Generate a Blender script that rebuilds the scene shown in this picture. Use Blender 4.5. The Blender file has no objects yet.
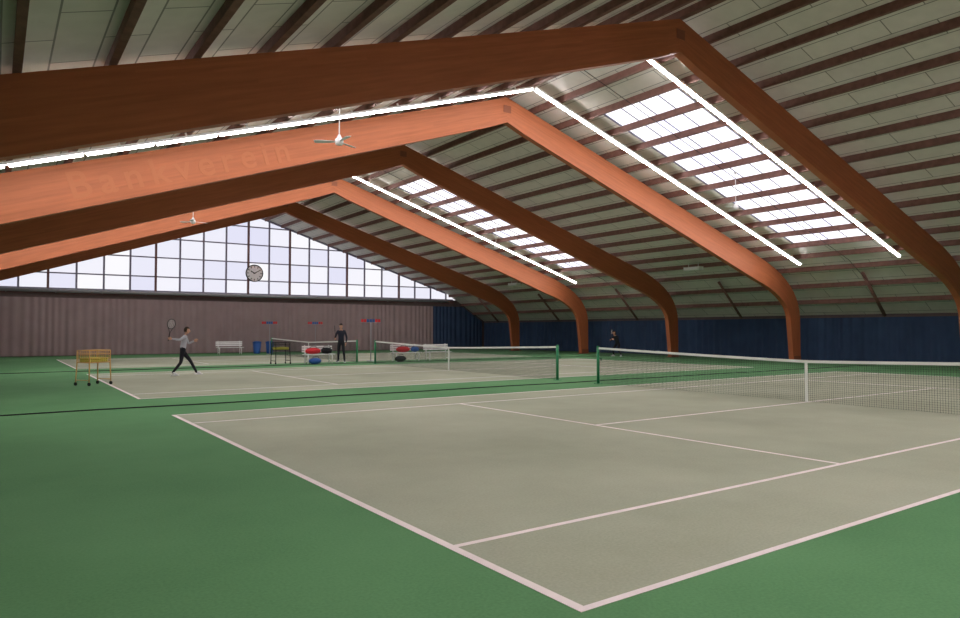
import bpy, bmesh, math, random
from mathutils import Vector, Matrix
random.seed(4)
S = bpy.context.scene
COL = S.collection

# ------------------------------------------------------------ materials
def srgb(r, g, b):
    f = lambda c: (c/255/12.92) if c/255 <= 0.04045 else ((c/255+0.055)/1.055)**2.4
    return (f(r), f(g), f(b), 1)

def mat(name, col, rough=0.7, noise=0.0, nscale=8.0, bump=0.0, metal=0.0, spec=0.3):
    m = bpy.data.materials.new(name); m.use_nodes = True
    nt = m.node_tree; p = nt.nodes['Principled BSDF']
    p.inputs['Roughness'].default_value = rough
    p.inputs['Metallic'].default_value = metal
    p.inputs['Specular IOR Level'].default_value = spec
    p.inputs['Base Color'].default_value = col
    if noise > 0 or bump > 0:
        tc = nt.nodes.new('ShaderNodeTexCoord')
        n = nt.nodes.new('ShaderNodeTexNoise'); n.inputs['Scale'].default_value = nscale
        n.inputs['Detail'].default_value = 4
        nt.links.new(tc.outputs['Object'], n.inputs['Vector'])
        if noise > 0:
            r = nt.nodes.new('ShaderNodeValToRGB')
            r.color_ramp.elements[0].position = 0.3
            r.color_ramp.elements[1].position = 0.7
            r.color_ramp.elements[0].color = tuple(c*(1-noise) for c in col[:3])+(1,)
            r.color_ramp.elements[1].color = tuple(min(1, c*(1+noise)) for c in col[:3])+(1,)
            nt.links.new(n.outputs['Fac'], r.inputs['Fac'])
            nt.links.new(r.outputs['Color'], p.inputs['Base Color'])
        if bump > 0:
            b = nt.nodes.new('ShaderNodeBump'); b.inputs['Strength'].default_value = bump
            b.inputs['Distance'].default_value = 0.01
            nt.links.new(n.outputs['Fac'], b.inputs['Height'])
            nt.links.new(b.outputs['Normal'], p.inputs['Normal'])
    return m

def emis(name, col, s):
    m = bpy.data.materials.new(name); m.use_nodes = True
    nt = m.node_tree; nt.nodes.clear()
    o = nt.nodes.new('ShaderNodeOutputMaterial'); e = nt.nodes.new('ShaderNodeEmission')
    e.inputs['Color'].default_value = col; e.inputs['Strength'].default_value = s
    nt.links.new(e.outputs[0], o.inputs[0])
    return m

def carpet(name, c1, c2, big=0.25):
    m = mat(name, c1, 0.95, spec=0.1)
    nt = m.node_tree; p = nt.nodes['Principled BSDF']
    tc = nt.nodes.new('ShaderNodeTexCoord')
    n1 = nt.nodes.new('ShaderNodeTexNoise'); n1.inputs['Scale'].default_value = big; n1.inputs['Detail'].default_value = 6
    n1.inputs['Roughness'].default_value = 0.6
    n2 = nt.nodes.new('ShaderNodeTexNoise'); n2.inputs['Scale'].default_value = 45; n2.inputs['Detail'].default_value = 3
    for n in (n1, n2): nt.links.new(tc.outputs['Object'], n.inputs['Vector'])
    ad = nt.nodes.new('ShaderNodeMath'); ad.operation = 'MULTIPLY_ADD'; ad.inputs[1].default_value = 0.5
    nt.links.new(n2.outputs['Fac'], ad.inputs[0]); nt.links.new(n1.outputs['Fac'], ad.inputs[2])
    r = nt.nodes.new('ShaderNodeValToRGB')
    r.color_ramp.elements[0].position = 0.55; r.color_ramp.elements[1].position = 0.95
    r.color_ramp.elements[0].color = c1; r.color_ramp.elements[1].color = c2
    nt.links.new(ad.outputs[0], r.inputs['Fac']); nt.links.new(r.outputs['Color'], p.inputs['Base Color'])
    b = nt.nodes.new('ShaderNodeBump'); b.inputs['Strength'].default_value = 0.35; b.inputs['Distance'].default_value = 0.005
    nt.links.new(n2.outputs['Fac'], b.inputs['Height']); nt.links.new(b.outputs['Normal'], p.inputs['Normal'])
    return m

def glulam(name, base):
    m = mat(name, base, 0.55, spec=0.3)
    nt = m.node_tree; p = nt.nodes['Principled BSDF']
    tc = nt.nodes.new('ShaderNodeTexCoord')
    sep = nt.nodes.new('ShaderNodeSeparateXYZ'); nt.links.new(tc.outputs['UV'], sep.inputs[0])
    mp = nt.nodes.new('ShaderNodeMapping'); mp.inputs['Scale'].default_value = (0.6, 9, 1)
    n = nt.nodes.new('ShaderNodeTexNoise'); n.inputs['Scale'].default_value = 1.6; n.inputs['Detail'].default_value = 7
    nt.links.new(tc.outputs['UV'], mp.inputs[0]); nt.links.new(mp.outputs[0], n.inputs['Vector'])
    mu = nt.nodes.new('ShaderNodeMath'); mu.operation = 'MULTIPLY'; mu.inputs[1].default_value = 22
    nt.links.new(sep.outputs['Y'], mu.inputs[0])
    fl = nt.nodes.new('ShaderNodeMath'); fl.operation = 'FLOOR'; nt.links.new(mu.outputs[0], fl.inputs[0])
    of = nt.nodes.new('ShaderNodeMath'); of.operation = 'MULTIPLY_ADD'; of.inputs[1].default_value = 0.37
    dv = nt.nodes.new('ShaderNodeMath'); dv.operation = 'MULTIPLY'; dv.inputs[1].default_value = 0.22
    nt.links.new(sep.outputs['X'], dv.inputs[0])
    nt.links.new(fl.outputs[0], of.inputs[0]); nt.links.new(dv.outputs[0], of.inputs[2])
    fl2 = nt.nodes.new('ShaderNodeMath'); fl2.operation = 'FLOOR'; nt.links.new(of.outputs[0], fl2.inputs[0])
    cb = nt.nodes.new('ShaderNodeCombineXYZ'); nt.links.new(fl.outputs[0], cb.inputs[0]); nt.links.new(fl2.outputs[0], cb.inputs[1])
    wn = nt.nodes.new('ShaderNodeTexWhiteNoise'); wn.noise_dimensions = '2D'; nt.links.new(cb.outputs[0], wn.inputs['Vector'])
    ad = nt.nodes.new('ShaderNodeMath'); ad.operation = 'MULTIPLY_ADD'; ad.inputs[1].default_value = 0.25
    nt.links.new(wn.outputs['Value'], ad.inputs[0]); nt.links.new(n.outputs['Fac'], ad.inputs[2])
    r = nt.nodes.new('ShaderNodeValToRGB')
    r.color_ramp.elements[0].position = 0.35; r.color_ramp.elements[1].position = 0.9
    r.color_ramp.elements[0].color = tuple(c*0.84 for c in base[:3])+(1,)
    r.color_ramp.elements[1].color = tuple(min(1, c*1.16) for c in base[:3])+(1,)
    nt.links.new(ad.outputs[0], r.inputs['Fac']); nt.links.new(r.outputs['Color'], p.inputs['Base Color'])
    return m

def panelmat(name, c1, c2):
    m = mat(name, c1, 0.9, spec=0.1)
    nt = m.node_tree; p = nt.nodes['Principled BSDF']
    tc = nt.nodes.new('ShaderNodeTexCoord'); sp = nt.nodes.new('ShaderNodeSeparateXYZ'); cb = nt.nodes.new('ShaderNodeCombineXYZ')
    nt.links.new(tc.outputs['Object'], sp.inputs[0])
    nt.links.new(sp.outputs['Y'], cb.inputs['X']); nt.links.new(sp.outputs['X'], cb.inputs['Y'])
    br = nt.nodes.new('ShaderNodeTexBrick')
    br.inputs['Scale'].default_value = 1; br.inputs['Brick Width'].default_value = 2.0
    br.inputs['Row Height'].default_value = 0.6; br.inputs['Mortar Size'].default_value = 0.014
    br.inputs['Color1'].default_value = c1; br.inputs['Color2'].default_value = c2
    br.inputs['Mortar'].default_value = tuple(c*0.4 for c in c1[:3])+(1,)
    nt.links.new(cb.outputs[0], br.inputs['Vector'])
    n = nt.nodes.new('ShaderNodeTexNoise'); n.inputs['Scale'].default_value = 3; n.inputs['Detail'].default_value = 6
    nt.links.new(tc.outputs['Object'], n.inputs['Vector'])
    mx = nt.nodes.new('ShaderNodeMix'); mx.data_type = 'RGBA'; mx.blend_type = 'MULTIPLY'
    mx.inputs['Factor'].default_value = 0.2
    nt.links.new(br.outputs['Color'], mx.inputs['A']); nt.links.new(n.outputs['Fac'], mx.inputs['B'])
    nt.links.new(mx.outputs['Result'], p.inputs['Base Color'])
    return m

def panemat(name, ca, cb_, s, w, h, axis='Z'):
    """frosted panes that glow in place of daylight: each pane a slightly different tint"""
    m = bpy.data.materials.new(name); m.use_nodes = True
    nt = m.node_tree; nt.nodes.clear()
    o = nt.nodes.new('ShaderNodeOutputMaterial'); e = nt.nodes.new('ShaderNodeEmission')
    tc = nt.nodes.new('ShaderNodeTexCoord'); sp = nt.nodes.new('ShaderNodeSeparateXYZ')
    nt.links.new(tc.outputs['Object'], sp.inputs[0])
    c = nt.nodes.new('ShaderNodeCombineXYZ')
    for i, (ax, q, off) in enumerate((('X', w, -14.6), (axis, h, 0))):
        d0 = nt.nodes.new('ShaderNodeMath'); d0.operation = 'ADD'; d0.inputs[1].default_value = off
        d = nt.nodes.new('ShaderNodeMath'); d.operation = 'DIVIDE'; d.inputs[1].default_value = q
        f = nt.nodes.new('ShaderNodeMath'); f.operation = 'FLOOR'
        nt.links.new(sp.outputs[ax], d0.inputs[0]); nt.links.new(d0.outputs[0], d.inputs[0]); nt.links.new(d.outputs[0], f.inputs[0]); nt.links.new(f.outputs[0], c.inputs[i])
    wn = nt.nodes.new('ShaderNodeTexWhiteNoise'); wn.noise_dimensions = '2D'; nt.links.new(c.outputs[0], wn.inputs['Vector'])
    mx = nt.nodes.new('ShaderNodeMix'); mx.data_type = 'RGBA'
    mx.inputs['A'].default_value = ca; mx.inputs['B'].default_value = cb_
    nt.links.new(wn.outputs['Value'], mx.inputs['Factor'])
    nt.links.new(mx.outputs['Result'], e.inputs['Color']); e.inputs['Strength'].default_value = s
    nt.links.new(e.outputs[0], o.inputs[0])
    return m

M_GREEN = carpet('carpet_green', srgb(80, 122, 82), srgb(98, 141, 98))
M_COURT = carpet('carpet_court', srgb(150, 153, 133), srgb(169, 170, 151), 0.35)
M_LINE = mat('line_paint', srgb(232, 218, 218), 0.8, 0.06, 5)
M_WOOD = glulam('glulam_wood', srgb(166, 95, 60))
M_PURL = mat('purlin_wood', srgb(118, 84, 76), 0.7, 0.2, 6)
M_PANEL = panelmat('roof_panel', srgb(220, 213, 207), srgb(228, 221, 214))
M_WALL = mat('wall_paint', srgb(96, 84, 82), 0.9, 0.1, 2)
M_CUR1 = mat('curtain_mauve', srgb(146, 128, 130), 0.95, 0.06, 1.2)
M_CUR2 = mat('curtain_blue', srgb(50, 68, 96), 0.95, 0.12, 1.2)
M_WHITE = mat('white_paint', srgb(230, 230, 230), 0.5)
M_STEEL = mat('galvanised_steel', srgb(150, 150, 156), 0.5, metal=0.3)
M_DARKM = mat('dark_metal', srgb(50, 48, 50), 0.5, metal=0.4)
M_PLATE = mat('arch_plate_metal', srgb(130, 76, 54), 0.6)
M_MULL = mat('mullion_paint', srgb(128, 124, 144), 0.6)
M_POSTW = mat('gable_post_wood', srgb(110, 80, 80), 0.6, 0.1)
M_NETG = mat('net_cord', srgb(56, 62, 58), 0.8)
M_POSTG = mat('net_post_green', srgb(36, 120, 78), 0.4)
M_BAND = mat('net_band', srgb(225, 228, 222), 0.8)
M_TUBE = emis('fluorescent_tube', (1.0, 0.96, 0.96, 1), 36)
M_WIN = panemat('frosted_pane', (0.76, 0.76, 0.92, 1), (0.98, 0.97, 1, 1), 0.86, 1.5, 1.27)
M_SKY = panemat('skylight_pane', (0.86, 0.84, 0.98, 1), (1, 0.98, 1, 1), 1.4, 1.2, 0.8, 'Y')
M_RED = mat('red_fabric', srgb(196, 40, 48), 0.7)
M_BLUE = mat('blue_plastic', srgb(40, 84, 150), 0.5)
M_BALL = mat('tennis_ball_felt', srgb(204, 196, 90), 0.9)
M_YEL = mat('yellow_cart_paint', srgb(206, 160, 96), 0.5)
M_BLACK = mat('black_fabric', srgb(26, 26, 30), 0.85)
M_RUB = mat('black_rubber', srgb(20, 20, 20), 0.7)
M_LETTER = mat('beam_letter_paint', srgb(172, 102, 66), 0.6)

# ------------------------------------------------------------ helpers
def link(o, parent=None):
    COL.objects.link(o)
    if parent: o.parent = parent
    return o
def empty(name, loc=(0, 0, 0), rz=0):
    e = bpy.data.objects.new(name, None); e.location = loc; e.rotation_euler = (0, 0, rz); e.empty_display_size = 0.3
    return link(e)
def mesh_obj(name, bm, mats, parent=None, smooth=False):
    me = bpy.data.meshes.new(name); bm.normal_update(); bm.to_mesh(me); bm.free()
    for m in (mats if isinstance(mats, (list, tuple)) else [mats]): me.materials.append(m)
    if smooth:
        for p in me.polygons: p.use_smooth = True
    return link(bpy.data.objects.new(name, me), parent)
def bbox(bm, x0, x1, y0, y1, z0, z1, mi=0, M=None):
    vs = [Vector((x, y, z)) for z in (z0, z1) for y in (y0, y1) for x in (x0, x1)]
    if M: vs = [M @ v for v in vs]
    v = [bm.verts.new(c) for c in vs]
    for f in ((0, 2, 3, 1), (4, 5, 7, 6), (0, 1, 5, 4), (2, 6, 7, 3), (0, 4, 6, 2), (1, 3, 7, 5)):
        fc = bm.faces.new([v[i] for i in f]); fc.material_index = mi
def tube(bm, pts, rad, segs=8, mi=0, flat=1.0, up=None, cap=True):
    pts = [Vector(p) for p in pts]
    if not isinstance(rad, (list, tuple)): rad = [rad]*len(pts)
    rings = []; prev = None
    for i, p in enumerate(pts):
        t = (pts[min(i+1, len(pts)-1)]-pts[max(i-1, 0)]).normalized()
        if prev is None:
            a = Vector(up) if up else (Vector((0, 0, 1)) if abs(t.z) < 0.9 else Vector((1, 0, 0)))
        else: a = prev
        u = (a-t*a.dot(t)).normalized(); prev = u; w = t.cross(u)
        rings.append([bm.verts.new(p+u*math.cos(2*math.pi*k/segs)*rad[i]*flat+w*math.sin(2*math.pi*k/segs)*rad[i]) for k in range(segs)])
    for a, b in zip(rings, rings[1:]):
        for k in range(segs):
            f = bm.faces.new([a[k], a[(k+1) % segs], b[(k+1) % segs], b[k]]); f.material_index = mi; f.smooth = True
    if cap:
        f = bm.faces.new(rings[0][::-1]); f.material_index = mi
        f = bm.faces.new(rings[-1]); f.material_index = mi
def ball(bm, c, r, mi=0, u=12, v=8, sc=(1, 1, 1), rot=None):
    M = Matrix.Translation(c) @ (rot.to_4x4() if rot else Matrix()) @ Matrix.Diagonal((sc[0], sc[1], sc[2], 1))
    res = bmesh.ops.create_uvsphere(bm, u_segments=u, v_segments=v, radius=r, matrix=M)
    fs = set(f for vv in res['verts'] for f in vv.link_faces)
    for f in fs: f.material_index = mi; f.smooth = True
    return res['verts']

# ------------------------------------------------------------ hall dimensions
XR = 14.6              # ridge
XW, XE = -5.8, 35.0    # side walls
YS, YN = -3.4, 49.4    # end walls
SL = 0.315
def PB(x):             # underside of purlins
    d = abs(x-XR)
    return 9.75-SL*d if d <= 16.4 else 9.75-SL*16.4-(d-16.4)*0.607
FR = [-2.9, 4.3, 11.8, 19.3, 26.85, 34.4, 41.9]
SKYB = [(-3.2, 4.3), (11.8, 19.3), (26.85, 34.4)]  # first bay is unseen, its skylight added for light, continuing the bay pattern

# floor
bm = bmesh.new(); bbox(bm, XW, XE, YS, YN+0.2, -0.2, 0)
mesh_obj('floor', bm, M_GREEN)

# ceiling with skylight openings
bm = bmesh.new()
def roofquad(bm, x0, x1, y0, y1, off=0.2, t=0.12, mi=0):
    for sgn in (-1, 1):
        xa, xb = XR+sgn*x0, XR+sgn*x1
        za, zb = PB(xa)+off, PB(xb)+off
        vs = [bm.verts.new(c) for c in ((xa, y0, za), (xb, y0, zb), (xb, y1, zb), (xa, y1, za),
                                        (xa, y0, za+t), (xb, y0, zb+t), (xb, y1, zb+t), (xa, y1, za+t))]
        for f in ((0, 1, 2, 3), (4, 7, 6, 5), (0, 4, 5, 1), (1, 5, 6, 2), (2, 6, 7, 3), (3, 7, 4, 0)):
            fc = bm.faces.new([vs[i] for i in f]); fc.material_index = mi
ys = [YS-0.2]
for a, b in SKYB:
    c = (a+b)/2
    roofquad(bm, 0, 2.4, c-1.6, c+1.6); roofquad(bm, 14.4, 16.4, c-1.6, c+1.6); roofquad(bm, 16.4, 20.6, c-1.6, c+1.6)
    ys += [c-1.6, c+1.6]
ys.append(YN+0.3)
for i in range(0, len(ys), 2):
    roofquad(bm, 0, 16.4, ys[i], ys[i+1]); roofquad(bm, 16.4, 20.6, ys[i], ys[i+1])
bmesh.ops.recalc_face_normals(bm, faces=bm.faces)
ceiling = mesh_obj('ceiling', bm, M_PANEL)

# purlins (children of ceiling)
bm = bmesh.new()
k = 0.0
while k < 20.3:
    for s in ((-1, 1) if k else (1,)):
        x = XR+s*k; z = PB(x)
        w = 0.055
        if k == 0: bbox(bm, x-0.09, x+0.09, YS, YN, z-0.02, z+0.2)
        else: bbox(bm, x-w, x+w, YS, YN, z, z+0.215)
    k += 1.2
mesh_obj('purlins', bm, M_PURL, ceiling)

# short knee rafters in mid bays
bm = bmesh.new()
for a, b in zip(FR, FR[1:]+[49.4]):
    y = (a+b)/2
    for s in (-1, 1):
        tube(bm, [(XR+s*17.2, y, PB(XR+17.2)+0.05), (XR+s*19.2, y, 2.25)], 0.09, 4)
mesh_obj('knee_rafters', bm, M_PURL, ceiling)

# skylights
for i, (a, b) in enumerate(SKYB):
    c = (a+b)/2
    for s, nm in ((-1, 0), (1, 1)):
        bm = bmesh.new()
        x0, x1 = XR+s*2.4, XR+s*14.4
        z0, z1 = PB(x0)+0.24, PB(x1)+0.24
        v = [bm.verts.new(q) for q in ((x0, c-1.6, z0), (x1, c-1.6, z1), (x1, c+1.6, z1), (x0, c+1.6, z0))]
        bm.faces.new(v if s < 0 else v[::-1])
        g = mesh_obj('window_%d' % (2+i*2+nm), bm, M_SKY)
        bm = bmesh.new()
        for yy in (c-1.6, c-0.8, c, c+0.8, c+1.6):
            w = 0.04 if abs(yy-c) > 1.5 else 0.022
            tube(bm, [(x0, yy, z0-0.03), (x1, yy, z1-0.03)], w, 4)
        mesh_obj('skylight_bars', bm, M_MULL, g)

# ------------------------------------------------------------ glulam frames
def half_profile():
    top = []; dep = []
    n = 14
    for i in range(n+1):
        x = XR+15.0*i/n; top.append((x, 9.745-SL*(x-XR))); dep.append(0.88+0.24*i/n)
    P0 = Vector((XR+15, 9.745-SL*15)); P1 = Vector((32.95, 9.745-SL*(32.95-XR))); P2 = Vector((32.95, 2.1))
    for i in range(1, 11):
        t = i/10; p = P0*(1-t)**2+P1*2*t*(1-t)+P2*t*t
        top.append((p.x, p.y)); dep.append(1.12-0.27*t)
    top.append((32.95, 1.0)); dep.append(0.72)
    top.append((32.95, 0.0)); dep.append(0.62)
    bot = []
    for i, (x, z) in enumerate(top):
        a = Vector(top[max(i-1, 0)]); b = Vector(top[min(i+1, len(top)-1)])
        t = (b-a).normalized(); nrm = Vector((t.y, -t.x))
        if i == 0: nrm = Vector((0, -1))
        bot.append((x+nrm.x*dep[i], z+nrm.y*dep[i]))
    bot[-1] = (bot[-1][0], 0.0)
    return top, bot
TOP, BOT = half_profile()
def frame(y):
    e = empty('glulam_arch', (0, y, 0))
    bm = bmesh.new(); uvl = bm.loops.layers.uv.new('UVMap')
    T = 0.12
    for s in (1, -1):
        m = lambda p: XR+s*(p[0]-XR)
        R = []
        u = 0; us = []
        for i in range(len(TOP)):
            if i: u += math.hypot(TOP[i][0]-TOP[i-1][0], TOP[i][1]-TOP[i-1][1])
            us.append(u)
            R.append([bm.verts.new((m(TOP[i]), -T, TOP[i][1])), bm.verts.new((m(BOT[i]), -T, BOT[i][1])),
                      bm.verts.new((m(BOT[i]), T, BOT[i][1])), bm.verts.new((m(TOP[i]), T, TOP[i][1]))])
        vv = [1, 0, 0, 1]
        for i in range(len(R)-1):
            for k in range(4):
                j = (k+1) % 4
                f = bm.faces.new([R[i][k], R[i][j], R[i+1][j], R[i+1][k]])
                for l, q in zip(f.loops, ((us[i], vv[k]), (us[i], vv[j]), (us[i+1], vv[j]), (us[i+1], vv[k]))):
                    l[uvl].uv = (q[0]+s*40+y*3, q[1]*0.98+0.01)
        bm.faces.new(R[-1])
    bmesh.ops.recalc_face_normals(bm, faces=bm.faces)
    mesh_obj('arch_timber', bm, M_WOOD, e)
    bm = bmesh.new()
    for sy in (-1, 1):
        bbox(bm, XR-0.16, XR+0.16, sy*0.125-0.008, sy*0.125+0.008, 9.2, 9.45)
    for s in (-1, 1):
        xx = XR+s*(32.65-XR)
        bbox(bm, xx-0.42, xx+0.42, -0.2, 0.2, 0, 0.03)
        bbox(bm, xx-0.3, xx+0.3, -0.14, -0.122, 0, 0.3); bbox(bm, xx-0.3, xx+0.3, 0.122, 0.14, 0, 0.3)
    mesh_obj('steel_fittings', bm, M_PLATE, e)
for y in FR: frame(y)

# lettering on the lit beam
cu = bpy.data.curves.new('beam_lettering', 'FONT'); cu.body = 'Bankverein'; cu.size = 0.92; cu.extrude = 0.003
cu.space_character = 1.38; cu.offset = 0.012
cu.materials.append(M_LETTER)
t = bpy.data.objects.new('beam_lettering', cu); link(t)
t.location = (1.45, 19.3-0.126, 4.72); t.rotation_euler = (math.pi/2, -math.atan(SL), 0)

# ------------------------------------------------------------ strip lights
def strip(y, s, d0, d1):
    e = empty('strip_light', (0, y, 0))
    bm = bmesh.new(); bt = bmesh.new()
    ang = math.atan(SL)
    x = d0
    while x < d1-0.5:
        L = 1.5
        xm = x+L/2*math.cos(ang)
        M = Matrix.Translation((XR+s*xm, 0, 9.75-SL*xm-0.12)) @ Matrix.Rotation(s*ang, 4, 'Y')
        bbox(bm, -L/2, L/2, -0.07, 0.07, 0.0, 0.06, 0, M)
        bbox(bm, -0.02, 0.02, -0.02, 0.02, 0.06, 0.14, 0, M)
        bbox(bt, -L/2+0.04, L/2-0.04, -0.04, 0.04, -0.05, -0.002, 0, M)
        x += (L+0.01)*math.cos(ang)
    mesh_obj('housing', bm, M_WHITE, e); mesh_obj('tubes', bt, M_TUBE, e)
for y in (-1.4, 2.8, 13.4, 17.7, 28.45, 32.8, 43.5):  # rows by the camera are unseen, added to brighten the near end
    for s in (-1, 1): strip(y, s, 0.06, 16.2)

# flood lamps hung under the lower roof in the plain bays
for y in (23.0, 38.1):
    e = empty('flood_lamp', (29.6, y, 4.78))
    bm = bmesh.new()
    bbox(bm, -0.18, 0.18, -0.45, 0.45, -0.08, 0.06)
    tube(bm, [(0, -0.3, 0.06), (0, -0.3, 0.3)], 0.012, 6); tube(bm, [(0, 0.3, 0.06), (0, 0.3, 0.3)], 0.012, 6)
    for k in range(-4, 5): bbox(bm, -0.17, 0.17, k*0.1-0.006, k*0.1+0.006, -0.11, -0.08)
    bbox(bm, -0.2, 0.2, -0.47, -0.45, -0.12, 0.07); bbox(bm, -0.2, 0.2, 0.45, 0.47, -0.12, 0.07)
    mesh_obj('lamp_body', bm, M_WHITE, e)

# ------------------------------------------------------------ walls
bm = bmesh.new()
def prism(bm, pts, y0, y1, mi=0):
    a = [bm.verts.new((x, y0, z)) for x, z in pts]; b = [bm.verts.new((x, y1, z)) for x, z in pts]
    bm.faces.new(a).material_index = mi; bm.faces.new(b[::-1]).material_index = mi
    for i in range(len(pts)):
        j = (i+1) % len(pts); bm.faces.new([a[j], a[i], b[i], b[j]]).material_index = mi
zt = PB(XE)+0.25
prism(bm, [(XW, 0), (XE, 0), (XE, zt), (32.1, 4.1), (-2.9, 4.1), (XW, zt)], YN, YN+0.2)
mesh_obj('wall_north', bm, M_WALL)
bm = bmesh.new()
prism(bm, [(XW, 0), (XE, 0), (XE, zt), (31.0, 4.8), (XR, 9.97), (-1.8, 4.8), (XW, zt)], YS-0.2, YS)
mesh_obj('wall_south', bm, mat('wall_south_paint', srgb(200, 194, 186), 0.9, 0.05, 1))
bm = bmesh.new(); bbox(bm, XE, XE+0.2, YS, YN, 0, zt); mesh_obj('wall_east', bm, M_WALL)
bm = bmesh.new(); bbox(bm, XW-0.2, XW, YS, YN, 0, zt); mesh_obj('wall_west', bm, M_WALL)

# gable glazing
win = empty('window_1', (0, 0, 0))
bm = bmesh.new()
v = [bm.verts.new((x, YN+0.1, z)) for x, z in [(-2.9, 4.1), (32.1, 4.1), (31.0, 4.8), (XR, 9.97), (-1.8, 4.8)]]
bm.faces.new(v)
mesh_obj('glass', bm, M_WIN, win)
bm = bmesh.new()
def rooftop(x): return PB(x)+0.18
for n in range(-12, 13):
    x = XR+n*1.5
    z1 = rooftop(x)
    if z1 < 4.3: continue
    bbox(bm, x-0.055, x+0.055, YN, YN+0.08, 4.1, z1)
for z in (4.1, 5.08, 6.35, 7.62, 8.89):
    d = (9.93-z)/SL if z > 4.78 else 17.2
    w = 0.07 if z == 4.1 else 0.04
    bbox(bm, XR-d, XR+d, YN-0.01, YN+0.07, z-w, z+w)
for s in (-1, 1):
    tube(bm, [(XR, YN+0.03, 9.86), (XR+s*16.4, YN+0.03, 9.86-SL*16.4)], 0.07, 4)
mesh_obj('mullions', bm, M_MULL, win)
bm = bmesh.new()
for x in (XR-12, XR-6, XR, XR+3, XR+7.5, XR+12):
    bbox(bm, x-0.065, x+0.065, YN-0.1, YN, 4.0, rooftop(x)-0.1)
mesh_obj('gable_posts', bm, M_POSTW, win)
# sill beam and heating pipe under the glazing
bm = bmesh.new(); bbox(bm, -2.6, 31.8, YN-0.12, YN, 3.78, 4.02); mesh_obj('trim_1', bm, M_POSTW)
bm = bmesh.new()
tube(bm, [(-2.4, YN-0.32, 3.98), (31.2, YN-0.32, 3.98)], 0.11, 10)
x = -2
while x < 31:
    bbox(bm, x-0.02, x+0.02, YN-0.34, YN-0.1, 3.84, 3.88); x += 2.5
mesh_obj('heating_pipe', bm, M_STEEL)

# curtains
def curtain(name, p0, p1, ztop, m, wl=0.42, amp=0.035):
    bm = bmesh.new(); p0 = Vector(p0); p1 = Vector(p1); L = (p1-p0).length; t = (p1-p0)/L; nr = Vector((-t.y, t.x, 0))
    N = int(L/wl*8); rows = 3; prev = None; ph = 0
    for i in range(N+1):
        s = L*i/N
        ph += 2*math.pi/8*(1+0.25*math.sin(s*1.7))
        col = []
        for j in range(rows+1):
            f = j/rows; p = p0+t*s
            zz = 0.03+(ztop(p)-0.03)*f
            a = amp*(1.1-0.5*f)
            q = p+nr*(a*math.sin(ph)+0.3*a*math.sin(ph*0.37+f))
            col.append(bm.verts.new((q.x, q.y, zz)))
        if prev:
            for j in range(rows):
                bm.faces.new([prev[j], col[j], col[j+1], prev[j+1]])
        prev = col
    return mesh_obj(name, bm, m, smooth=True)
curtain('backdrop_curtain', (XW+0.3, YN-0.2, 0), (29.7, YN-0.2, 0), lambda p: min(3.55, PB(p.x)-0.05), M_CUR1)
curtain('backdrop_curtain', (29.7, YN-0.2, 0), (XE-0.35, YN-0.2, 0), lambda p: min(3.55, PB(p.x)-0.05), M_CUR2)
curtain('backdrop_curtain', (XE-0.3, YN-0.4, 0), (XE-0.3, YS+0.3, 0), lambda p: 2.2, M_CUR2, 0.5, 0.05)
curtain('backdrop_curtain', (XW+0.3, YS+0.3, 0), (XW+0.3, YN-0.4, 0), lambda p: 2.2, M_CUR1, 0.5, 0.05)

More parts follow.
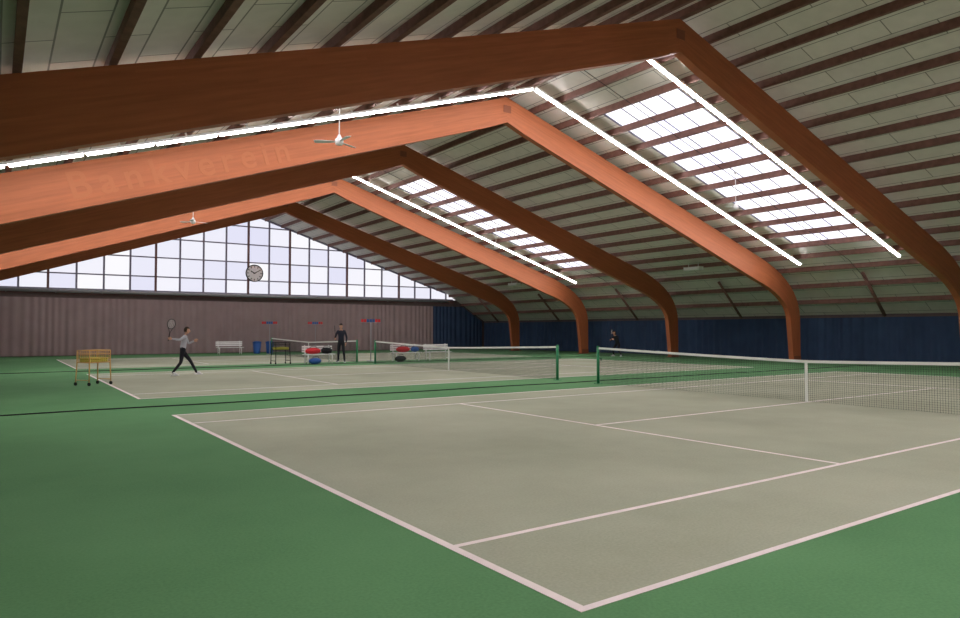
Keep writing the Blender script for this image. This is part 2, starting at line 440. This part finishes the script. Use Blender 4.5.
# ------------------------------------------------------------ courts and nets
CX0 = 2.715
def court(y0):
    e = empty('tennis_court', (CX0, y0, 0))
    L, W = 23.77, 10.97
    bm = bmesh.new(); bbox(bm, 0, L, 0, W, 0.0, 0.002); mesh_obj('playing_surface', bm, M_COURT, e)
    bm = bmesh.new()
    h = (0.002, 0.004); w = 0.055
    def ln(x0, x1, y0_, y1): bbox(bm, x0, x1, y0_, y1, *h)
    ln(0, 0.07, 0, W); ln(L-0.07, L, 0, W)
    ln(0.07, L-0.07, 0, w); ln(0.07, L-0.07, W-w, W)
    ln(0.07, L-0.07, 1.37, 1.37+w); ln(0.07, L-0.07, W-1.37-w, W-1.37)
    for x in (5.485, L-5.485): ln(x-w/2, x+w/2, 1.37+w, W-1.37-w)
    ln(5.485+w/2, L-5.485-w/2, W/2-w/2, W/2+w/2)
    mesh_obj('line_markings', bm, M_LINE, e)
    # net
    e = empty('tennis_net', (CX0+L/2, y0, 0))
    ya, yb = -0.914, W+0.914
    def top(y):
        return 0.914+(1.07-0.914)*min(1, abs(y-W/2)/(W/2+0.914))**1.15
    bm = bmesh.new(); r = 0.0022
    y = ya+0.05
    while y < yb-0.04:
        bbox(bm, -r, r, y-r, y+r, 0.02, top(y)-0.03); y += 0.046
    for i in range(21):
        f = i/20
        prev = None
        for q in range(17):
            yy = ya+0.04+(yb-ya-0.08)*q/16
            z = 0.03+(top(yy)-0.08)*f
            if prev: 
                v = [bm.verts.new(c) for c in ((0, prev[0], prev[1]-r), (0, yy, z-r), (0, yy, z+r), (0, prev[0], prev[1]+r))]
                bm.faces.new(v)
                v = [bm.verts.new(c) for c in ((-r, prev[0], prev[1]), (-r, yy, z), (r, yy, z), (r, prev[0], prev[1]))]
                bm.faces.new(v)
            prev = (yy, z)
    mesh_obj('netting', bm, M_NETG, e)
    bm = bmesh.new(); prev = None
    for q in range(33):
        yy = ya+0.03+(yb-ya-0.06)*q/32; z = top(yy)
        ring = [bm.verts.new((dx, yy, z+dz)) for dx, dz in ((-0.014, -0.055), (0.014, -0.055), (0.014, 0.004), (-0.014, 0.004))]
        if prev:
            for k in range(4): bm.faces.new([prev[k], prev[(k+1) % 4], ring[(k+1) % 4], ring[k]])
        prev = ring
    bbox(bm, -0.018, 0.018, W/2-0.025, W/2+0.025, 0.01, 0.92)
    bmesh.ops.recalc_face_normals(bm, faces=bm.faces)
    mesh_obj('headband_and_strap', bm, M_BAND, e)
    bm = bmesh.new()
    for yy, s in ((ya, -1), (yb, 1)):
        tube(bm, [(0, yy, 0.0), (0, yy, 1.09)], 0.045, 12)
        tube(bm, [(0, yy, 1.09), (0, yy, 1.11)], [0.05, 0.035], 12)
        bbox(bm, -0.09, 0.09, yy-0.09, yy+0.09, 0, 0.015)
        tube(bm, [(0.045, yy, 0.75), (0.12, yy, 0.75), (0.12, yy, 0.68)], 0.012, 6)
    mesh_obj('posts', bm, M_POSTG, e)
CY = [2.891, 17.5, 32.3]
for y in CY: court(y)

# divider net weighted hems
for y in (15.5, 30.35):
    bm = bmesh.new()
    pts = [(XW+1.5+i*1.0, y+0.05*math.sin(i*1.3), 0.014) for i in range(38)]
    tube(bm, pts, 0.012, 6)
    tube(bm, [(XR-18.0, y, 4.0), (XR-15.9, y, 4.66), (XR, y, 9.66), (XR+15.9, y, 4.66), (XR+18, y, 3.55)], 0.012, 5)
    mesh_obj('divider_net_cord', bm, M_BLACK)

# ------------------------------------------------------------ ceiling fans
def fan(x, y, z=6.14, a0=0.3):
    e = empty('ceiling_fan', (x, y, z), a0)
    top = PB(x)+0.22-z
    bm = bmesh.new()
    tube(bm, [(0, 0, 0.02), (0, 0, top)], 0.014, 8)
    tube(bm, [(0, 0, top-0.09), (0, 0, top-0.02)], [0.03, 0.07], 12)
    mesh_obj('downrod', bm, M_WHITE, e)
    bm = bmesh.new()
    tube(bm, [(0, 0, -0.1), (0, 0, -0.07), (0, 0, 0.04), (0, 0, 0.08), (0, 0, 0.16)], [0.06, 0.1, 0.1, 0.06, 0.025], 16)
    mesh_obj('motor', bm, M_WHITE, e)
    bm = bmesh.new()
    for k in range(3):
        M = Matrix.Rotation(k*2*math.pi/3, 4, 'Z') @ Matrix.Translation((0, 0, -0.02)) @ Matrix.Rotation(0.2, 4, 'X')
        vs = []
        for xx, w in ((0.09, 0.03), (0.2, 0.05), (0.4, 0.075), (0.55, 0.07), (0.6, 0.05)):
            vs.append([bm.verts.new(M @ Vector((xx, sg*w, zz))) for sg, zz in ((-1, 0), (1, 0), (1, 0.008), (-1, 0.008))])
        for a, b in zip(vs, vs[1:]):
            for q in range(4): bm.faces.new([a[q], a[(q+1) % 4], b[(q+1) % 4], b[q]])
        bm.faces.new(vs[0]); bm.faces.new(vs[-1])
    bmesh.ops.recalc_face_normals(bm, faces=bm.faces)
    mesh_obj('blades', bm, M_WHITE, e)
fan(6.74, 15.55, a0=0.5); fan(22.5, 15.55, a0=1.0); fan(6.74, 30.6, a0=0.2); fan(22.5, 30.6, a0=0.7)

# ------------------------------------------------------------ wall clock
e = empty('wall_clock', (15.0, YN-0.14, 5.6))
bm = bmesh.new()
tube(bm, [(0, 0.06, 0), (0, -0.02, 0)], 0.58, 32)
mesh_obj('dial', bm, mat('clock_dial', srgb(225, 220, 225), 0.5), e)
bm = bmesh.new()
R = 32
for i in range(R):
    a0, a1 = 2*math.pi*i/R, 2*math.pi*(i+1)/R
    v = []
    for a in (a0, a1):
        for r in (0.55, 0.61):
            for yy in (-0.05, 0.06): v.append(bm.verts.new((r*math.cos(a), yy, r*math.sin(a))))
    for f in ((0, 2, 6, 4), (1, 5, 7, 3), (0, 4, 5, 1), (2, 3, 7, 6)): bm.faces.new([v[q] for q in f])
for k in range(12):
    M = Matrix.Rotation(k*math.pi/6, 4, 'Y'); bbox(bm, -0.025, 0.025, -0.03, -0.02, 0.4, 0.52, 0, M)
M = Matrix.Rotation(math.radians(-60), 4, 'Y'); bbox(bm, -0.035, 0.035, -0.035, -0.028, -0.06, 0.3, 0, M)
M = Matrix.Rotation(math.radians(60), 4, 'Y'); bbox(bm, -0.025, 0.025, -0.042, -0.036, -0.08, 0.46, 0, M)
mesh_obj('rim_and_hands', bm, M_DARKM, e)

# ------------------------------------------------------------ furniture
def bench(x, y, rz, L=1.5):
    e = empty('court_bench', (x, y, 0), rz)
    bm = bmesh.new()
    for k in range(4): bbox(bm, -L/2, L/2, -0.2+k*0.1, -0.12+k*0.1, 0.42, 0.45)
    for k in range(3): bbox(bm, -L/2, L/2, 0.22, 0.245, 0.53+k*0.11, 0.61+k*0.11)
    mesh_obj('slats', bm, M_WHITE, e)
    bm = bmesh.new()
    for s in (-L/2+0.15, L/2-0.15):
        tube(bm, [(s, -0.18, 0), (s, -0.18, 0.42)], 0.022, 8); tube(bm, [(s, 0.22, 0), (s, 0.2, 0.42), (s, 0.265, 0.86)], 0.022, 8)
        tube(bm, [(s, -0.2, 0.4), (s, 0.22, 0.4)], 0.02, 8); tube(bm, [(s, -0.18, 0.12), (s, 0.21, 0.12)], 0.015, 6)
    mesh_obj('frame', bm, M_WHITE, e)
def bag(x, y, z, rz, m, L=0.72):
    e = empty('racket_bag', (x, y, z), rz)
    bm = bmesh.new()
    n = 9
    pts = [(-L/2+L*i/(n-1), 0, 0.145) for i in range(n)]
    tube(bm, pts, [0.07, 0.115, 0.135, 0.145, 0.145, 0.145, 0.13, 0.11, 0.07], 14)
    mesh_obj('bag_body', bm, m, e, True)
    bm = bmesh.new()
    tube(bm, [(-0.18, -0.05, 0.27), (-0.12, -0.05, 0.36), (0.12, -0.05, 0.36), (0.18, -0.05, 0.27)], 0.012, 6)
    tube(bm, [(-0.3*L/0.72, 0.0, 0.262), (0, 0, 0.292), (0.3*L/0.72, 0, 0.255)], 0.008, 6)
    mesh_obj('handle_and_zip', bm, M_BLACK, e)
bench(12.7, 46.8, 0.0, 1.7)
bench(12.6, 31.3, 0.0, 1.5); bench(17.3, 31.3, 0.0, 1.6); bench(19.2, 31.3, 0, 1.5)
bag(12.3, 31.28, 0.452, 0.1, M_RED); bag(12.98, 31.28, 0.452, -0.2, M_BLACK, 0.5)
bag(12.2, 30.75, 0.0, 0.2, M_BLUE, 0.6); bag(17.1, 31.28, 0.452, 0.1, M_RED, 0.75); bag(17.8, 31.28, 0.452, 0.3, M_BLUE, 0.5)
bag(16.7, 30.8, 0.0, 0.3, M_BLACK, 0.7)

def bin_(x, y):
    e = empty('waste_bin', (x, y, 0))
    bm = bmesh.new()
    tube(bm, [(0, 0, 0), (0, 0, 0.02), (0, 0, 0.72)], [0.2, 0.21, 0.27], 18)
    tube(bm, [(0, 0, 0.72), (0, 0, 0.76)], [0.295, 0.295], 18)
    tube(bm, [(0, 0, 0.76), (0, 0, 0.82), (0, 0, 0.84)], [0.28, 0.2, 0.06], 18)
    mesh_obj('bin_body', bm, M_BLUE, e)
bin_(14.5, 46.9); bin_(15.3, 46.7)

def ball_cart(x, y, rz, m):
    e = empty('ball_cart', (x, y, 0), rz)
    W, D = 0.34, 0.24
    bm = bmesh.new()
    for sx in (-1, 1):
        for sy in (-1, 1):
            tube(bm, [(sx*(W+0.02), sy*(D+0.02), 0.1), (sx*W, sy*D, 0.66), (sx*W, sy*D, 1.0)], 0.016, 8)
        tube(bm, [(sx*(W+0.018), -D-0.018, 0.16), (sx*(W+0.018), D+0.018, 0.16)], 0.012, 6)
    for z in (0.66, 0.78, 0.9, 1.0):
        rr = 0.014 if z in (0.66, 1.0) else 0.006
        tube(bm, [(-W, -D, z), (W, -D, z), (W, D, z), (-W, D, z), (-W, -D, z)], rr, 6)
    for i in range(1, 12):
        xx = -W+2*W*i/12
        tube(bm, [(xx, -D, 1.0), (xx, -D, 0.66), (xx, D, 0.66), (xx, D, 1.0)], 0.005, 5)
    for i in range(1, 8):
        yy = -D+2*D*i/8
        tube(bm, [(-W, yy, 1.0), (-W, yy, 0.66), (W, yy, 0.66), (W, yy, 1.0)], 0.005, 5)
    mesh_obj('wire_basket', bm, m, e)
    bm = bmesh.new()
    for sx in (-1, 1):
        for sy in (-1, 1):
            c = (sx*(W+0.02), sy*(D+0.02), 0.05)
            tube(bm, [(c[0]-0.015, c[1], 0.054), (c[0]+0.015, c[1], 0.054)], 0.05, 12)
            tube(bm, [(c[0], c[1], 0.05), (c[0], c[1], 0.12)], 0.01, 6)
    mesh_obj('casters', bm, M_RUB, e)
    bm = bmesh.new()
    for lay in range(2):
        for i in range(9):
            for j in range(6):
                ball(bm, (-W+0.06+i*0.07+random.uniform(-.006, .006), -D+0.06+j*0.07, 0.70+lay*0.062), 0.033, 0, 8, 6)
    mesh_obj('tennis_balls', bm, M_BALL, e)
ball_cart(2.35, 22.7, 0.6, M_YEL)
ball_cart(10.9, 31.7, 0.1, M_BLACK)

def score_stand(x, y, rz):
    e = empty('scoreboard_stand', (x, y, 0), rz)
    bm = bmesh.new()
    tube(bm, [(0, 0, 0.03), (0, 0, 2.05)], 0.02, 8); tube(bm, [(0, 0, 0.005), (0, 0, 0.04)], [0.22, 0.2], 18)
    bbox(bm, -0.5, 0.5, -0.015, 0.015, 1.96, 1.99)
    mesh_obj('pole', bm, M_STEEL, e)
    bm = bmesh.new()
    for i in range(7):
        bbox(bm, -0.49+i*0.14, -0.37+i*0.14, -0.03, -0.015, 1.98, 2.13, 0 if i in (0, 1, 6, 5) else 1)
    mesh_obj('number_plates', bm, [M_RED, M_BLUE], e)
score_stand(15.6, 31.9, -0.5); score_stand(14.6, 44.6, -0.5); score_stand(17.66, 44.5, -0.5)

# ------------------------------------------------------------ rackets
def racket(grip, direction, normal):
    z = Vector(direction).normalized(); n = Vector(normal); n = (n-z*n.dot(z)).normalized(); x = n.cross(z)
    M = Matrix((x, n, z)).transposed().to_4x4(); M.translation = Vector(grip)
    e = bpy.data.objects.new('tennis_racket', None); link(e); e.matrix_world = M
    bm = bmesh.new()
    a, b, c = 0.125, 0.165, 0.50
    pts = [(a*math.sin(2*math.pi*k/28), 0, c-b*math.cos(2*math.pi*k/28)) for k in range(29)]
    tube(bm, pts, 0.011, 6, cap=False)
    for s in (-1, 1): tube(bm, [(0, 0, 0.16), (s*0.02, 0, 0.24), (s*0.075, 0, 0.365)], 0.009, 6)
    mesh_obj('hoop', bm, M_DARKM, e)
    bm = bmesh.new(); tube(bm, [(0, 0, -0.08), (0, 0, -0.07), (0, 0, 0.17)], [0.019, 0.016, 0.014], 8)
    mesh_obj('grip', bm, M_BLACK, e)
    bm = bmesh.new()
    for k in range(-6, 7):
        xx = k*0.0185; h = b*math.sqrt(max(0, 1-(xx/a)**2)); tube(bm, [(xx, 0, c-h), (xx, 0, c+h)], 0.0012, 4)
    for k in range(-8, 9):
        zz = k*0.0185; h = a*math.sqrt(max(0, 1-(zz/b)**2)); tube(bm, [(-h, 0, c+zz), (h, 0, c+zz)], 0.0012, 4)
    mesh_obj('strings', bm, M_WHITE, e)

# ------------------------------------------------------------ people
M_SKIN = mat('skin', srgb(206, 156, 130), 0.55)
M_LIP = mat('lips', srgb(160, 90, 84), 0.5)
M_EYEW = mat('eye_white', srgb(235, 235, 235), 0.3); M_EYEB = mat('iris', srgb(40, 30, 26), 0.3)

def hand(bm, wrist, d, palm, side, grip=False, mi=0):
    """d: wrist->knuckles, palm: palm-facing normal, side: towards the thumb"""
    w = Vector(wrist); d = Vector(d).normalized(); pn = Vector(palm); pn = (pn-d*pn.dot(d)).normalized()
    sd = pn.cross(d)
    if sd.dot(Vector(side)) < 0: sd = -sd
    # palm (flattened)
    tube(bm, [w-d*0.015, w+d*0.02, w+d*0.06, w+d*0.092], [0.027, 0.037, 0.043, 0.038], 10, mi, flat=0.42, up=pn)
    L = [0.072, 0.08, 0.075, 0.058]; curl = 1.25 if grip else 0.32
    for k in range(4):
        o = w+d*(0.085-0.004*abs(k-1.3))+sd*(0.029-0.0195*k)
        a = curl*0.6; p = [o]; r = [0.0095, 0.009, 0.0082, 0.006]
        for q, fr in enumerate((0.45, 0.32, 0.23)):
            v = d*math.cos(a)+pn*math.sin(a); p.append(p[-1]+v*L[k]*fr); a += curl*0.85
        tube(bm, p, r, 6, mi)
    o = w+d*0.022+sd*0.03
    v1 = (d*0.6+sd*0.7+pn*0.25).normalized(); v2 = (d*0.8+sd*(0.0 if grip else 0.25)+pn*(0.8 if grip else 0.35)).normalized()
    tube(bm, [o-v1*0.01, o+v1*0.032, o+v1*0.032+v2*0.028, o+v1*0.032+v2*0.048], [0.013, 0.011, 0.0095, 0.007], 6, mi)
    return w+d*0.09+pn*0.03, sd, pn

def person(name, loc, yaw, J, shirt, pants, shoes, haircol, long_sleeve=True, head_dir=(0, 1, 0), grips=(False, False), longhair=False, scale=1.0):
    """J: joints in the local frame: forward +Y, right +X"""
    e = empty(name, loc, yaw); e.scale = (scale,)*3
    R = {'pel': (.125, .1), 'sp': (.115, .09), 'ch': (.145, .105), 'nb': (.075, .065), 'nk': (.05, .05),
         'shR': .062, 'shL': .062, 'elR': .042, 'elL': .042, 'maR': .04, 'maL': .04, 'wrR': .026, 'wrL': .026,
         'hiR': .092, 'hiL': .092, 'knR': .06, 'knL': .06, 'caR': .056, 'caL': .056, 'anR': .04, 'anL': .04,
         'toR': .036, 'toL': .036}
    E = [('pel', 'sp'), ('sp', 'ch'), ('ch', 'nb'), ('nb', 'nk')]
    for s in 'RL':
        J['ca'+s] = tuple(Vector(J['kn'+s])*0.68+Vector(J['an'+s])*0.32)
        J['ma'+s] = tuple(Vector(J['el'+s])*0.7+Vector(J['wr'+s])*0.3)
        E += [('ch', 'sh'+s), ('sh'+s, 'el'+s), ('el'+s, 'ma'+s), ('ma'+s, 'wr'+s), ('pel', 'hi'+s), ('hi'+s, 'kn'+s), ('kn'+s, 'ca'+s), ('ca'+s, 'an'+s), ('an'+s, 'to'+s)]
    bm = bmesh.new(); lay = bm.verts.layers.skin.verify(); V = {}
    for k in R:
        v = bm.verts.new(J[k]); r = R[k]; r = r if isinstance(r, tuple) else (r, r)
        v[lay].radius = r; v[lay].use_root = (k == 'pel'); V[k] = v
    for a, b in E: bm.edges.new((V[a], V[b]))
    me = bpy.data.meshes.new('tmp'); bm.to_mesh(me); bm.free()
    o = bpy.data.objects.new('tmp', me); COL.objects.link(o)
    o.modifiers.new('s', 'SKIN').use_smooth_shade = True
    m2 = o.modifiers.new('sub', 'SUBSURF'); m2.levels = 2; m2.render_levels = 2
    bpy.context.view_layer.update()
    dg = bpy.context.evaluated_depsgraph_get()
    nm = bpy.data.meshes.new_from_object(o.evaluated_get(dg))
    bpy.data.objects.remove(o)
    nm.materials.clear()
    for m in (M_SKIN, shirt, pants, shoes): nm.materials.append(m)
    reg = {}
    for a, b in E:
        t = 1
        if 'nk' in (a, b): t = 0
        elif b[:2] in ('kn', 'ca', 'an', 'hi'): t = 2
        elif b[:2] == 'to': t = 3
        elif b[:2] in ('ma', 'wr'): t = 1 if long_sleeve else 0
        reg[(a, b)] = t
    for p in nm.polygons:
        c = p.center; best = 1e9; bt = 1
        for (a, b), t in reg.items():
            A = Vector(J[a]); B = Vector(J[b]); q = B-A; f = max(0, min(1, (c-A).dot(q)/q.length_squared))
            dd = (c-(A+q*f)).length
            if dd < best-1e-5: best = dd; bt = t
            if (a, b) == ('pel', 'sp') and best == dd: bt = 2 if f < 0.35 else 1
        p.material_index = bt; p.use_smooth = True
    nm.name = name+'_body'
    body = bpy.data.objects.new('body', nm); link(body, e)
    # head
    nk = Vector(J['nk']); f = Vector(head_dir).normalized(); up = Vector((0, 0, 1)); up = (up-f*up.dot(f)).normalized(); rt = f.cross(up)
    HM = Matrix((rt, f, up)).transposed().to_4x4(); HM.translation = nk+up*0.105+f*0.015
    bm = bmesh.new()
    vs = ball(bm, (0, 0, 0), 1, 0, 20, 16, (0.076, 0.095, 0.118))
    for v in vs:
        z = v.co.z/0.118
        if z < 0: v.co.x *= 1-0.28*z*z; v.co.y = v.co.y*(1-0.15*z*z)+0.012*(-z)
    tube(bm, [(0, 0.088, 0.012), (0, 0.102, -0.012), (0, 0.108, -0.026), (0, 0.09, -0.034)], [0.007, 0.010, 0.013, 0.009], 8, 0)
    for s in (-1, 1):
        ball(bm, (s*0.076, -0.005, -0.008), 1, 0, 8, 6, (0.010, 0.02, 0.032))
        ball(bm, (s*0.03, 0.081, 0.006), 0.0125, 2, 8, 6); ball(bm, (s*0.03, 0.0915, 0.006), 0.006, 3, 8, 6)
        tube(bm, [(s*0.014, 0.094, 0.026), (s*0.032, 0.09, 0.03), (s*0.048, 0.078, 0.025)], 0.004, 5, 4)
    tube(bm, [(-0.024, 0.083, -0.058), (0, 0.093, -0.06), (0.024, 0.083, -0.058)], [0.003, 0.007, 0.003], 6, 1)
    for v in bm.verts: v.co = HM @ v.co
    hm = mat(name+'_hair', haircol, 0.8, 0.2, 30)
    mesh_obj('head', bm, [M_SKIN, M_LIP, M_EYEW, M_EYEB, hm], e)
    bm = bmesh.new()
    ball(bm, (0, -0.008, 0.012), 1, 0, 20, 16, (0.086, 0.101, 0.12))
    kill = [v for v in bm.verts if (v.co.z < 0.05 and v.co.y > 0.02) or (v.co.z < (-0.06) and not longhair) or v.co.z < -0.1]
    bmesh.ops.delete(bm, geom=kill, context='VERTS')
    if longhair: tube(bm, [(0, -0.09, 0.03), (0, -0.13, -0.02), (0, -0.12, -0.13), (0, -0.11, -0.2)], [0.02, 0.032, 0.028, 0.008], 8)
    for v in bm.verts: v.co = HM @ v.co
    mesh_obj('hair', bm, hm, e, True)
    # hands
    bm = bmesh.new(); grip = None
    for s, g, sx in (('R', grips[0], 1), ('L', grips[1], -1)):
        w = Vector(J['wr'+s]); el = Vector(J['el'+s]); d = (w-el).normalized()
        pn = Vector((-sx, 0.1, 0)) if abs(d.x) < 0.8 else Vector((0, 0, -1))
        r = hand(bm, w, d, pn, (0, 1, 0.6), g)
        if s == 'R': grip = r
    mesh_obj('hands', bm, M_SKIN, e)
    # shoe soles
    bm = bmesh.new()
    for s in 'RL':
        a = Vector(J['an'+s]); t = Vector(J['to'+s]); q = (t-a); q.z = 0; q.normalize()
        a0 = Vector((a.x, a.y, 0.023)) if a.z < 0.14 else None
        if a0: tube(bm, [a0-q*0.06, a0-q*0.03, a0+q*0.1, a0+q*0.19, a0+q*0.215], [0.03, 0.042, 0.046, 0.045, 0.025], 10, 0, flat=0.35, up=(0, 0, 1))
    mesh_obj('shoe_soles', bm, M_WHITE, e)
    # racket closed in the right fist: handle runs across the palm (thumb side = racket head side)
    rm = Matrix.Rotation(yaw, 3, 'Z')
    gp = Vector(loc)+rm @ (grip[0]*scale)
    racket(gp, rm @ grip[1], rm @ grip[2])
    return e

def base_joints(k=1.0):
    return {'pel': (0, 0, .95), 'sp': (0, .005, 1.12), 'ch': (0, 0, 1.32), 'nb': (0, -.005, 1.45), 'nk': (0, .01, 1.53),
            'shR': (.165, 0, 1.405), 'shL': (-.165, 0, 1.405), 'elR': (.24, -.03, 1.12), 'elL': (-.24, -.03, 1.12),
            'wrR': (.25, .09, .88), 'wrL': (-.25, .09, .88), 'hiR': (.09, 0, .88), 'hiL': (-.09, 0, .88),
            'knR': (.11, .02, .49), 'knL': (-.11, .02, .49), 'anR': (.13, -.02, .085), 'anL': (-.13, -.02, .085),
            'toR': (.16, .13, .045), 'toL': (-.16, .13, .045)}

sh_grey = mat('grey_shirt', srgb(180, 178, 188), 0.85, 0.05, 4); p_black = mat('black_trousers', srgb(30, 31, 38), 0.85)
sh_navy = mat('navy_tracksuit', srgb(36, 38, 52), 0.85, 0.1, 4); shoe_w = mat('white_shoes', srgb(215, 215, 220), 0.6)
shoe_d = mat('dark_shoes', srgb(50, 50, 56), 0.6)

# hitting player, stride, forehand back-swing (faces +X, the net)
J = base_joints()
J.update({'pel': (0, .05, .90), 'sp': (0, .08, 1.07), 'ch': (0.01, .12, 1.26), 'nb': (0, .14, 1.39), 'nk': (0, .17, 1.465),
          'shR': (.17, .08, 1.35), 'shL': (-.15, .17, 1.33), 'elR': (.32, -.12, 1.24), 'wrR': (.30, -.37, 1.28),
          'elL': (-.24, .30, 1.10), 'wrL': (-.10, .46, 1.20),
          'hiR': (.09, .03, .83), 'hiL': (-.09, .07, .83), 'knR': (.13, -.03, .45), 'anR': (.16, -.30, .11), 'toR': (.19, -.16, .045),
          'knL': (-.14, .34, .50), 'anL': (-.16, .56, .085), 'toL': (-.17, .71, .045)})
person('tennis_player', (5.35, 25.85, 0), math.radians(-90), J, sh_grey, p_black, shoe_w, srgb(60, 44, 34), True, (0.1, 1, -0.05), (True, False))

# coach standing
J = base_joints()
J.update({'elR': (.27, .02, 1.14), 'wrR': (.20, .27, 1.08), 'elL': (-.25, -.04, 1.12), 'wrL': (-.25, .08, .88), 'anL': (-.18, .05, .085), 'toL': (-.23, .19, .045), 'knL': (-.14, .06, .49)})
person('tennis_coach', (13.9, 31.7, 0), math.radians(140), J, sh_navy, p_black, shoe_d, srgb(40, 30, 26), True, (0, 1, -0.1), (True, False), scale=1.08)

# far player, ready position, faces -X
J = base_joints()
J.update({'pel': (0, -.1, .80), 'sp': (0, -.03, .96), 'ch': (0, .08, 1.13), 'nb': (0, .15, 1.24), 'nk': (0, .2, 1.31),
          'shR': (.165, .1, 1.2), 'shL': (-.165, .1, 1.2), 'elR': (.27, .18, .95), 'elL': (-.27, .18, .95), 'wrR': (.14, .38, .98), 'wrL': (-.14, .40, 1.02),
          'hiR': (.1, -.1, .74), 'hiL': (-.1, -.1, .74), 'knR': (.22, .1, .42), 'knL': (-.22, .1, .42),
          'anR': (.3, -.08, .085), 'anL': (-.3, -.08, .085), 'toR': (.36, .06, .045), 'toL': (-.36, .06, .045)})
person('tennis_player', (30.6, 29.4, 0), math.radians(90), J, p_black, p_black, shoe_w, srgb(50, 36, 28), True, (0, 1, -0.05), (True, True), True)

# ------------------------------------------------------------ world, camera
w = bpy.data.worlds.new('world'); S.world = w; w.use_nodes = True
w.node_tree.nodes['Background'].inputs['Color'].default_value = (0.75, 0.82, 1, 1)
w.node_tree.nodes['Background'].inputs['Strength'].default_value = 0.8
cam = bpy.data.cameras.new('camera'); co = bpy.data.objects.new('camera', cam); COL.objects.link(co)
cam.sensor_width = 36; cam.lens = 693/960*36; cam.clip_start = 0.05; cam.clip_end = 300
co.location = (0, 0, 1.58); co.rotation_euler = (math.radians(90+1.74), 0, math.radians(-35))
S.camera = co
S.view_settings.view_transform = 'Standard'
S.view_settings.look = 'None'
S.view_settings.exposure = 0.24
